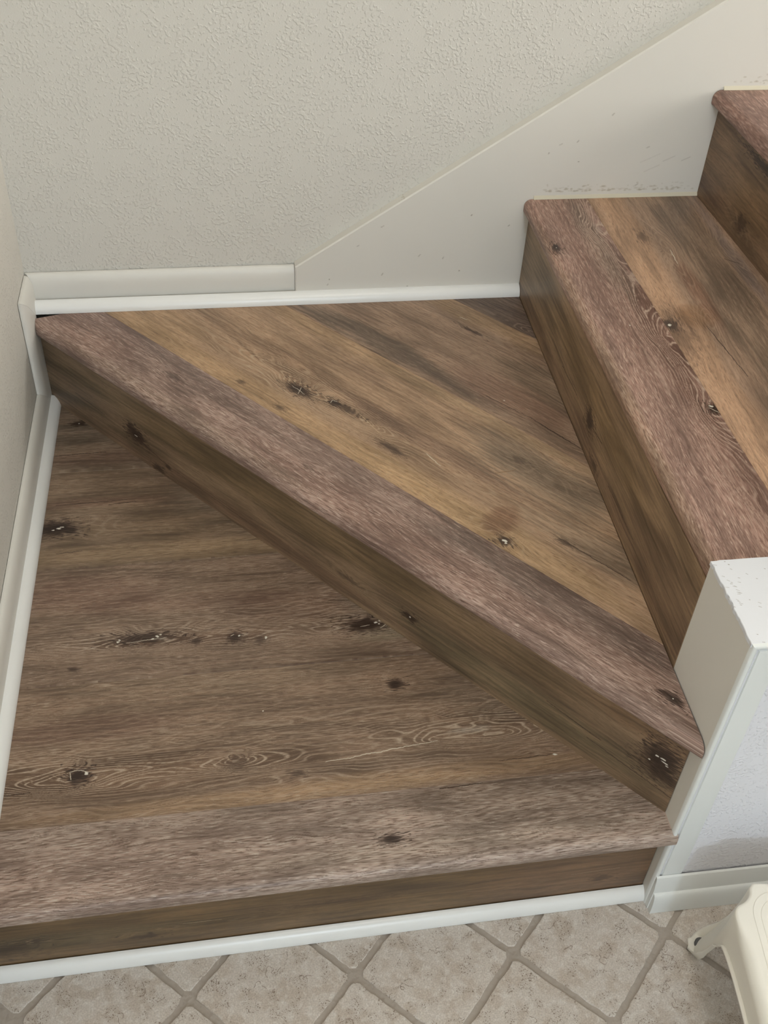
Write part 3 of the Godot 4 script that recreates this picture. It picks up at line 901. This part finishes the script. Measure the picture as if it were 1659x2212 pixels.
func riser(st: SurfaceTool, face: Vector3, A: Vector3, D: Vector3, l0: float, l1: float, y0: float, y1: float, bx: Rect2) -> void:
	var p := PackedVector2Array([Vector2(0, y0), Vector2(0, y1), Vector2(-0.012, y1), Vector2(-0.012, y0)])
	# uv.y follows the height on the face
	sweep(st, p, face, A, Vector3.UP, D, at(l0), at(l1), Rect2(bx.position.x, bx.position.y - y0, bx.size.x, bx.size.y), 20.0)


func carcass(s: Node3D, outline: PackedVector2Array, top: float) -> void:
	var st := begin()
	slab(st, outline, top, top - 0.002, Vector2(1, 0), Vector2(0, 1), Rect2(0, 0, 1, 1), 0.001)
	obj("carcass", st, M.carcass, s)


func build_step_two() -> void:
	var s := thing("stair_step")
	tag(s, "triangular winder step with a diagonal nose and knotty tan plank", "stair step", "", "wood-plank winder steps")
	var along := Vector2(ALONG2.x, ALONG2.z)
	var across := Vector2(OUT2.x, OUT2.z)
	var area := PackedVector2Array([Vector2(0.012, 0.0208), Vector2(0.012, 0.9), Vector2(0.8948, 1.1), Vector2(0.8948, 0.0208)])
	for d in [["s2_c", -0.80, -0.549], ["s2_b", -0.549, -0.318], ["s2_a", -0.318, -0.078]]:
		plank("tread_plank", s, d[0], clipped(strip(Vector2.ZERO, along, across, d[1], d[2]), area), H2, along, across)
	var face := OUT2 * 0.0115
	var st := begin()
	# the nose board is cut to the trim on the left wall and to the end board on the right
	var left := func(p: Vector2) -> float: return (0.0185 - (face.x + OUT2.x * p.x)) / ALONG2.x if p.x > -0.02 else maxf((0.0185 - (face.x + OUT2.x * p.x)) / ALONG2.x, (0.0208 - (face.z + OUT2.z * p.x)) / ALONG2.z)
	var right := func(p: Vector2) -> float: return (POST_X - 0.0016 - (face.x + OUT2.x * p.x)) / ALONG2.x
	sweep(st, nosing_profile(0.0895), face + Vector3(0, H2, 0), OUT2, Vector3.UP, ALONG2, left, right, Rect2(0, 0, 1.34, 0.20), 40.0)
	obj("nosing", st, M.s2_nosing, s)
	st = begin()
	var bx: Rect2 = wood.riser_2.box
	var p := PackedVector2Array([Vector2(0, H1), Vector2(0, H2 - NOSE_DROP + 0.0015), Vector2(-0.012, H2 - NOSE_DROP + 0.0015), Vector2(-0.012, H1)])
	sweep(st, p, face, OUT2, Vector3.UP, ALONG2, func(q: Vector2) -> float: return (0.0185 - (face.x + OUT2.x * q.x)) / ALONG2.x, func(q: Vector2) -> float: return (POST_X - 0.0008 - (face.x + OUT2.x * q.x)) / ALONG2.x, Rect2(bx.position.x, bx.position.y - H1, bx.size.x, bx.size.y), 20.0)
	obj("riser", st, M.riser_2, s)
	carcass(s, PackedVector2Array([Vector2(0.06, 0.03), Vector2(0.87, 0.92), Vector2(0.87, 0.03)]), H2 - 0.013)


func build_step_three() -> void:
	var s := thing("stair_step")
	tag(s, "third step with a pinkish nose board, beside the white knee wall cap", "stair step", "", "wood-plank winder steps")
	var area := PackedVector2Array([Vector2(0.90, 0.0208), Vector2(0.90, POST_BACK - 0.0016), Vector2(1.245, POST_BACK - 0.0016), Vector2(1.2005, 0.0208)])
	var along := Vector2(0, 1)
	var across := Vector2(1, 0)
	plank("tread_plank", s, "s3_a", clipped(PackedVector2Array([Vector2(0.9955 - 0.028, -1), Vector2(0.9955 + 0.056, 2), Vector2(1.26, 2), Vector2(1.26, -1)]), area), H3, along, across)
	var face := Vector3(0.8955, 0, 0)
	var st := begin()
	# the nose board is not quite parallel to its riser
	var lean := func(p: Vector2) -> float: return -0.028 if p.x < -0.05 else -0.016
	sweep(st, nosing_profile(0.1000, 0.0125), face + Vector3(0, H3, 0), Vector3.LEFT, Vector3.UP, Vector3.BACK, at(0.0208), at(POST_BACK - 0.0016), Rect2(0, 0, 0.95, 0.21), 40.0, lean)
	obj("nosing", st, M.s3_nosing, s)
	st = begin()
	riser(st, face, Vector3.LEFT, Vector3.BACK, 0.0208, POST_BACK - 0.0006, H2 - 0.004, H3 - NOSE_DROP + 0.0015, wood.riser_3.box)
	obj("riser", st, M.riser_3, s)
	carcass(s, PackedVector2Array([Vector2(0.92, 0.03), Vector2(0.93, 0.90), Vector2(1.19, 0.90), Vector2(1.19, 0.03)]), H3 - 0.013)


func build_step_four() -> void:
	var s := thing("stair_step")
	tag(s, "topmost step in view, its nose against the white skirt board", "stair step", "", "wood-plank winder steps")
	var face := Vector3(1.1995, 0, 0)
	var D := Vector3(0.05, 0, 1).normalized()
	var A := Vector3(-1, 0, 0.05).normalized()
	var st := begin()
	sweep(st, nosing_profile(0.0985, 0.0165), face + Vector3(0, H4, 0), A, Vector3.UP, D, at(0.0208), at(POST_BACK - 0.0016), Rect2(0, 0, 0.95, 0.40), 40.0)
	obj("nosing", st, M.s4_top, s)
	st = begin()
	slab(st, PackedVector2Array([Vector2(1.2992, 0.0208), Vector2(1.344, POST_BACK - 0.0016), Vector2(1.56, POST_BACK - 0.0016), Vector2(1.51, 0.0208)]), H4, 0.012, Vector2(0, 1), Vector2(1, 0), Rect2(0.0, 1.15, 0.95, 0.40))
	obj("tread_plank", st, M.s4_top, s)
	st = begin()
	riser(st, face, A, D, 0.0208, POST_BACK - 0.0006, H3 - 0.004, H4 - NOSE_DROP + 0.0015, wood.riser_4.box)
	obj("riser", st, M.riser_4, s)
	carcass(s, PackedVector2Array([Vector2(1.26, 0.03), Vector2(1.26, 0.90), Vector2(1.50, 0.90), Vector2(1.50, 0.03)]), H4 - 0.013)


# ------------------------------------------------------------------ trims
func quarter_round(deep: float, high: float) -> PackedVector2Array:
	var p := PackedVector2Array([Vector2(0, 0)])
	for k in 13:
		var t := PI / 2.0 * k / 12.0
		p.append(Vector2(deep * cos(t), high * sin(t)))
	return p


# baseboard section: flat face that rolls back to the wall in a broad rounded top
func board_profile(high: float, thick: float) -> PackedVector2Array:
	var p := PackedVector2Array([Vector2(0, 0), Vector2(thick, 0)])
	var roll := 0.027
	for k in 13:
		var t := PI / 2.0 * k / 12.0
		p.append(Vector2(thick * (0.16 + 0.84 * cos(t)) if k < 12 else thick * 0.16, high - roll + roll * sin(t)))
	p.append(Vector2(0, high))
	return p


func build_trims() -> void:
	var qr := quarter_round(0.0165, 0.0195)
	# quarter rounds
	var st := begin()
	sweep(st, qr, Vector3(0, H2 + 0.0004, 0.0202), Vector3.BACK, Vector3.UP, Vector3.RIGHT, at(0.0185), at(0.8950))
	tag(obj("trim_1", st, M.white), "white quarter-round strip along the back of the triangular step", "trim", "structure", "white quarter-round strips")
	st = begin()
	var lw := Vector3(-0.0171, 0, 1).normalized()
	var la := Vector3(1, 0, 0.0171).normalized()
	sweep(st, quarter_round(0.0175, 0.0175), Vector3(left_x(0.0) + 0.0122, H1 + 0.0004, 0), la, Vector3.UP, lw, at(0.043), at(1.036))
	tag(obj("trim_2", st, M.white), "white quarter-round strip along the left wall on the bottom step", "trim", "structure", "white quarter-round strips")
	st = begin()
	var D := Vector3(1, 0, FRONT_TILT).normalized()
	var A := Vector3(-FRONT_TILT, 0, 1).normalized()
	sweep(st, quarter_round(0.0145, 0.021), Vector3(0, 0.0008, 1.0310 - FRONT_TILT * 0.9), A, Vector3.UP, D, at(-0.0135), at(POST_X + 0.001))
	tag(obj("trim_3", st, M.white), "white quarter-round strip on the floor tiles below the bottom riser", "trim", "structure", "white quarter-round strips")
	# skirt board climbing the back wall
	st = begin()
	var run := 1.75
	var slope := 0.661
	var edge := PackedVector2Array([Vector2(0.4775, H2 + 0.0), Vector2(run, H2), Vector2(run, 0.4485 + slope * (run - 0.4775)), Vector2(0.4775, 0.4485)])
	# body up to a small chamfer
	sweep(st, edge, Vector3.ZERO, Vector3.RIGHT, Vector3.UP, Vector3.BACK, at(0.0), at(0.0178), Rect2(0.4775, 0.3, 1, 1), 20.0)
	var inset := Geometry2D.offset_polygon(edge, -0.0022, Geometry2D.JOIN_MITER)[0]
	bevel_cap(st, edge, inset, 0.0178, 0.0200, Rect2(0.45, 0.35, 1.3, 1.3))
	var skirt := thing("trim_4")
	tag(skirt, "painted skirt board sloping up the back wall beside the steps", "skirt board", "structure")
	var m: StandardMaterial3D = M.skirt.duplicate()
	m.albedo_texture = ImageTexture.create_from_image(scuffed_skirt())
	m.albedo_color = Color8(255, 255, 255)
	obj("board", st, m, skirt)
	st = begin()
	var bead := PackedVector2Array([Vector2(0, 0), Vector2(0.0035, 0), Vector2(0.0018, 0.0035), Vector2(0, 0.006)])
	sweep(st, bead, Vector3(0, H3 + 0.0002, 0.0200), Vector3.BACK, Vector3.UP, Vector3.RIGHT, at(0.899), at(1.201), Rect2(0, 0, 1, 1), 60.0)
	sweep(st, bead, Vector3(0, H4 + 0.0002, 0.0200), Vector3.BACK, Vector3.UP, Vector3.RIGHT, at(1.20), at(1.5), Rect2(0, 0, 1, 1), 60.0)
	tag(obj("caulk", st, M.caulk, skirt), "yellowed caulk line along the step edges")
	# baseboards
	var bp := board_profile(0.0645, 0.0125)
	st = begin()
	sweep(st, bp, Vector3(0, H2 + 0.0, 0.0019), Vector3.BACK, Vector3.UP, Vector3.RIGHT, func(p: Vector2) -> float: return left_x(0.0) + p.x * 0.9, at(0.4770))
	tag(obj("baseboard_back", st, M.trim), "short rounded-top baseboard on the back wall in the stair corner", "baseboard", "structure")
	var bl := thing("baseboard_left")
	tag(bl, "rounded-top baseboard framing the left wall beside the bottom step", "baseboard", "structure")
	var wide := 0.0645
	var zo := 0.102          # outer edge of the upright piece
	var yo := H2 + wide      # top of the short level piece
	var yl := H1 + wide      # top of the long level piece
	var base := Vector3(left_x(0.0) + 0.001, 0, 0)
	st = begin()
	sweep(st, bp, base + Vector3(0, H2, 0), la, Vector3.UP, lw, at(0.0125), func(p: Vector2) -> float: return zo - (wide - p.y) - 0.0002)
	obj("board", st, M.trim, bl)
	st = begin()
	# upright piece: the same section turned so that its rounded edge faces the room
	sweep(st, bp, base + lw * (zo - wide), la, lw, Vector3.UP, func(p: Vector2) -> float: return yl - (wide - p.y) + 0.0002, func(p: Vector2) -> float: return yo - (wide - p.y) - 0.0002)
	obj("board", st, M.trim, bl)
	st = begin()
	sweep(st, bp, base + Vector3(0, H1, 0), la, Vector3.UP, lw, func(p: Vector2) -> float: return zo - (wide - p.y) + 0.0002, at(1.10))
	obj("board", st, M.trim, bl)
	# baseboard of the knee wall with its shoe moulding
	var br := thing("baseboard_right")
	tag(br, "white baseboard and shoe moulding at the foot of the knee wall", "baseboard", "structure")
	st = begin()
	var fp := PackedVector2Array([Vector2(0, 0), Vector2(0.0075, 0), Vector2(0.0075, 0.048), Vector2(0.0068, 0.056), Vector2(0.0052, 0.064), Vector2(0.0046, 0.071), Vector2(0.003, 0.0765), Vector2(0, 0.078)])
	sweep(st, fp, Vector3(0, 0.0005, POST_FRONT + 0.0004), Vector3.BACK, Vector3.UP, Vector3.RIGHT, at(0.8975), at(1.9), Rect2(0, 0, 1, 1), 35.0)
	obj("board", st, M.casing, br)
	st = begin()
	var shoe := PackedVector2Array([Vector2(0, 0)])
	for k in 11:
		var t := PI / 2.0 * k / 10.0
		shoe.append(Vector2(0.0085 * pow(maxf(cos(t), 0.0), 0.7), 0.043 * pow(sin(t), 0.8)))
	sweep(st, shoe, Vector3(0, 0.0005, POST_FRONT + 0.0079), Vector3.BACK, Vector3.UP, Vector3.RIGHT, at(0.8990), at(1.9), Rect2(0, 0, 1, 1), 50.0)
	obj("shoe_moulding", st, M.casing, br)


func bevel_cap(st: SurfaceTool, outer: PackedVector2Array, inner: PackedVector2Array, z0: float, z1: float, bx: Rect2) -> void:
	var uv := func(p: Vector2) -> Vector2: return uv_in(bx, p.x, p.y)
	var cut := Geometry2D.triangulate_polygon(inner)
	for k in range(0, cut.size(), 3):
		var p := []
		var t := []
		for c in 3:
			var q: Vector2 = inner[cut[k + c]]
			p.append(Vector3(q.x, q.y, z1))
			t.append(uv.call(q))
		tri(st, p, [Vector3.BACK, Vector3.BACK, Vector3.BACK], t)
	var centre := Vector2.ZERO
	for q in outer:
		centre += q / outer.size()
	for i in outer.size():
		var a: Vector2 = outer[i]
		var b: Vector2 = outer[(i + 1) % outer.size()]
		var ia := nearest(inner, a)
		var ib := nearest(inner, b)
		var e := (b - a).normalized()
		var n := Vector2(e.y, -e.x)
		if n.dot(a - centre) < 0.0:
			n = -n
		var nn := (Vector3(n.x, n.y, 0) + Vector3.BACK).normalized()
		quad(st, [Vector3(ia.x, ia.y, z1), Vector3(ib.x, ib.y, z1), Vector3(b.x, b.y, z0), Vector3(a.x, a.y, z0)], [nn, nn, nn, nn], [uv.call(ia), uv.call(ib), uv.call(b), uv.call(a)])


func scuffed_skirt() -> Image:
	var s := 1024
	var bx := Rect2(0.45, 0.35, 1.3, 1.3)
	var im := Image.create(s, s, false, Image.FORMAT_RGB8)
	im.fill(Color8(221, 218, 210))
	var rng := RandomNumberGenerator.new()
	rng.seed = 27
	# loose scuffs and specks
	for k in 24:
		var x := rng.randf_range(0.5, 1.3)
		var q := Vector2(x, rng.randf_range(0.40, 0.44 + 0.6 * (x - 0.48)))
		var dir := Vector2.from_angle(rng.randf_range(0.2, 1.2)) * rng.randf_range(0.0, 0.008)
		for i in 6:
			stamp(im, bx, q + dir * (i / 6.0), 0.0009, 0.0007, Color8(140, 134, 122), rng.randf_range(0.1, 0.4))
	# a grimy row where shoes rub, a little above the third and fourth treads
	for k in 160:
		var q := Vector2(rng.randf_range(0.91, 1.19), H3 + 0.012 + absf(rng.randfn(0.0, 0.006)))
		if k > 120:
			q = Vector2(rng.randf_range(1.21, 1.4), H4 + 0.010 + absf(rng.randfn(0.0, 0.006)))
		stamp(im, bx, q, rng.randf_range(0.001, 0.005), 0.0012, Color8(146, 134, 108), rng.randf_range(0.08, 0.3))
	for k in 4:
		var q := Vector2(rng.randf_range(1.06, 1.16), rng.randf_range(0.61, 0.64))
		for i in 30:
			stamp(im, bx, q + Vector2(0.03, 0.014) * (i / 30.0) * (0.5 + k * 0.2), 0.0007, 0.0005, Color8(168, 162, 152), 0.16)
	return im


# ------------------------------------------------------------------ step stool: one moulded shell on four flared feet
func build_stool() -> void:
	var t := thing("step_stool", Vector3(0.9327, 0, 1.1706))
	tag(t, "cream moulded plastic step stool on the tiles by the knee wall", "step stool")
	t.basis = Basis(Vector3(0.992, 0, 0.124), Vector3.UP, Vector3(-0.124, 0, 0.992)).orthonormalized()
	var H := 0.20
	var wx := 0.27
	var z0 := -0.0435
	var z1 := 0.315
	# one corner, from the left side round to the back: top outline and foot outline
	var ctop := [Vector2(0.0002, 0.0), Vector2(0.0018, -0.0065), Vector2(0.007, -0.0125), Vector2(0.0145, -0.0165), Vector2(0.021, -0.0215), Vector2(0.0255, -0.0285), Vector2(0.0275, -0.0365), Vector2(0.033, -0.0425), Vector2(0.040, -0.0435)]
	var cfoot := [Vector2(0.005, -0.024), Vector2(0.0042, -0.032), Vector2(0.0042, -0.040), Vector2(0.0056, -0.048), Vector2(0.009, -0.055), Vector2(0.0145, -0.061), Vector2(0.0215, -0.0655), Vector2(0.029, -0.0685), Vector2(0.036, -0.0695)]
	var cleft := [0.100, 0.028, 0.0, 0.0, 0.0, 0.0, 0.0, 0.028, 0.100]   # height of the lower edge at those points
	var top: Array[Vector2] = []
	var foot: Array[Vector2] = []
	var low: Array[float] = []
	var reach: Array[float] = []
	var zc := (z0 + z1) / 2.0
	# sides between the corners, sampled so that the apron can arch
	var quarter_t: Array[Vector2] = []
	var quarter_f: Array[Vector2] = []
	var quarter_l: Array[float] = []
	var quarter_r: Array[float] = []     # reach of the rounded top edge
	var side := [[zc, 0.150], [0.12, 0.150], [0.09, 0.150], [0.06, 0.1475], [0.04, 0.1445], [0.025, 0.141], [0.014, 0.136], [0.009, 0.127], [0.0055, 0.114]]
	for p in side:
		quarter_t.append(Vector2(0.0, maxf(p[0], 0.0045)))
		quarter_f.append(Vector2(-0.0005, p[0] - 0.018 * smoothstep(0.07, 0.0, p[0])))
		quarter_l.append(p[1])
		quarter_r.append(lerpf(0.0045, 0.014, smoothstep(0.004, 0.05, p[0])))
	for k in ctop.size():
		# subdivide each corner span for a smooth leg
		quarter_t.append(ctop[k])
		quarter_f.append(cfoot[k])
		quarter_l.append(cleft[k])
		quarter_r.append(0.0045)
	var back := [[0.0445, 0.118], [0.0495, 0.130], [0.056, 0.139], [0.07, 0.145], [0.09, 0.149], [wx / 2.0, 0.150]]
	for p in back:
		quarter_t.append(Vector2(p[0], z0))
		quarter_f.append(Vector2(p[0] - 0.006 * smoothstep(0.09, 0.04, p[0]), -0.0695))
		quarter_l.append(p[1])
		quarter_r.append(lerpf(0.0045, 0.014, smoothstep(0.043, 0.09, p[0])))
	var flipped := [[1, 1, false], [-1, 1, true], [-1, -1, false], [1, -1, true]]
	for fl in flipped:
		var n := quarter_t.size()
		for i in n - 1:
			var k: int = (n - 1 - i) if fl[2] else i
			top.append(mirrored(quarter_t[k], fl, wx, zc))
			foot.append(mirrored(quarter_f[k], fl, wx, zc))
			low.append(quarter_l[k])
			reach.append(quarter_r[k])
	# refine with a closed Catmull-Rom so that legs are round
	var ft := refined2(top)
	var ff := refined2(foot)
	var fl2 := refined1(low)
	var rr := refined1(reach)
	var n := ft.size()
	var rows: Array = []   # each row: Array of Vector3, plus smooth group
	var groups: Array[int] = []
	var c2 := Vector2(wx / 2.0, zc)
	var outn: Array[Vector2] = []
	for i in n:
		var e := ft[(i + 1) % n] - ft[(i + n - 1) % n]
		var o := Vector2(e.y, -e.x).normalized()
		if o.dot(ft[i] - c2) < 0.0:
			o = -o
		outn.append(o)
	var fill := 0.013
	var add_row := func(f: Callable, g: int) -> void:
		var r: Array[Vector3] = []
		for i in n:
			r.append(f.call(i))
		rows.append(r)
		groups.append(g)
	for k in 7:
		var a := PI / 2.0 * k / 6.0
		add_row.call(func(i: int) -> Vector3:
			var q := ft[i] - outn[i] * rr[i] * (1.0 - sin(a))
			return Vector3(q.x, H - fill + (fill - rr[i]) * minf(1.0, (6 - k) / 2.0) + rr[i] * cos(a), q.y), 0)
	for k in range(1, 9):
		var s := k / 8.0
		add_row.call(func(i: int) -> Vector3:
			var y := lerpf(H - fill, fl2[i] + 0.0032, s)
			var q := ft[i].lerp(ff[i], pow(1.0 - y / (H - fill), 1.6))
			return Vector3(q.x, y, q.y), 0)
	var edge := func(i: int, out_by: float, up_by: float) -> Vector3:
		var y := fl2[i] + up_by
		var flare := 1.0 + 1.7 * smoothstep(0.06, 0.0, fl2[i])
		var q := ft[i].lerp(ff[i], pow(1.0 - y / (H - fill), 1.6)) + outn[i] * out_by * flare
		return Vector3(q.x, y, q.y)
	add_row.call(func(i: int) -> Vector3: return edge.call(i, 0.0034, 0.0040), 1)
	add_row.call(func(i: int) -> Vector3: return edge.call(i, 0.0046, 0.0028), 1)
	add_row.call(func(i: int) -> Vector3: return edge.call(i, 0.0044, 0.0006), 1)
	add_row.call(func(i: int) -> Vector3: return edge.call(i, 0.0030, 0.0), 1)
	add_row.call(func(i: int) -> Vector3: return edge.call(i, -0.0026, 0.0), 2)
	for k in range(1, 4):
		var s := k / 3.0
		add_row.call(func(i: int) -> Vector3:
			var y := lerpf(fl2[i], H - 0.006, s)
			var q := ft[i].lerp(ff[i], pow(clampf(1.0 - y / (H - fill), 0.0, 1.0), 1.6)) - outn[i] * 0.0026
			return Vector3(q.x, y, q.y), 3)
	var st := begin()
	for r in rows.size() - 1:
		st.set_smooth_group(groups[r + 1])
		for i in n:
			var j := (i + 1) % n
			var a: Vector3 = rows[r][i]
			var b: Vector3 = rows[r][j]
			var c: Vector3 = rows[r + 1][j]
			var d: Vector3 = rows[r + 1][i]
			for v in [a, c, b, a, d, c]:
				st.add_vertex(v)
	# top and underside
	st.set_smooth_group(0)
	for i in n:
		var j := (i + 1) % n
		for v in [rows[0][i], rows[0][j], Vector3(c2.x, H, c2.y)]:
			st.add_vertex(v)
	st.set_smooth_group(4)
	var last: Array = rows[rows.size() - 1]
	for i in n:
		var j := (i + 1) % n
		for v in [last[j], last[i], Vector3(c2.x, H - 0.006, c2.y)]:
			st.add_vertex(v)
	st.generate_normals()
	obj("body", st, M.plastic, t)
	# a shallow raised tread panel with a stepped border
	for ringk in [[0.0, 0.0007, "tread_border"], [0.0085, 0.0012, "tread_panel"]]:
		var inset: float = ringk[0]
		st = begin()
		var pr := rounded(Rect2(0.0225 + inset, z0 + 0.0125 + inset, wx - 0.045 - 2 * inset, z1 - z0 - 0.025 - 2 * inset), 0.034 - inset * 0.5)
		slab(st, pr, H + ringk[1], ringk[1] + 0.002, Vector2(1, 0), Vector2(0, 1), Rect2(0, 0, 1, 1), 0.0009)
		obj(ringk[2], st, M.plastic, t)
	for cx in [0.016, wx - 0.016]:
		for cz in [-0.054, z1 + 0.0105]:
			st = begin()
			var foot_pad := PackedVector2Array()
			for k in 16:
				foot_pad.append(Vector2(cx, cz) + Vector2.from_angle(TAU * k / 16.0) * 0.0085)
			slab(st, foot_pad, 0.009, 0.0085, Vector2(1, 0), Vector2(0, 1), Rect2(0, 0, 1, 1), 0.001)
			tag(obj("rubber_foot", st, M.rubber, t), "grey rubber foot")


func mirrored(p: Vector2, fl: Array, wx: float, zc: float) -> Vector2:
	return Vector2(p.x if fl[0] > 0 else wx - p.x, p.y if fl[1] > 0 else 2.0 * zc - p.y)


func rounded(r: Rect2, rad: float) -> PackedVector2Array:
	var p := PackedVector2Array()
	var c := [Vector2(r.end.x - rad, r.end.y - rad), Vector2(r.position.x + rad, r.end.y - rad), Vector2(r.position.x + rad, r.position.y + rad), Vector2(r.end.x - rad, r.position.y + rad)]
	for k in 4:
		for i in 9:
			p.append(c[k] + Vector2.from_angle(PI / 2.0 * (k + i / 8.0)) * rad)
	return p


func refined2(p: Array[Vector2]) -> Array[Vector2]:
	var out: Array[Vector2] = []
	var n := p.size()
	for i in n:
		for k in 3:
			out.append(p[i].cubic_interpolate(p[(i + 1) % n], p[(i + n - 1) % n], p[(i + 2) % n], k / 3.0) if p[i].distance_to(p[(i + 1) % n]) < 0.03 else p[i].lerp(p[(i + 1) % n], k / 3.0))
	return out


func refined1(p: Array[float]) -> Array[float]:
	var out: Array[float] = []
	var n := p.size()
	for i in n:
		for k in 3:
			out.append(maxf(0.0, lerpf(p[i], p[(i + 1) % n], k / 3.0)))
	return out
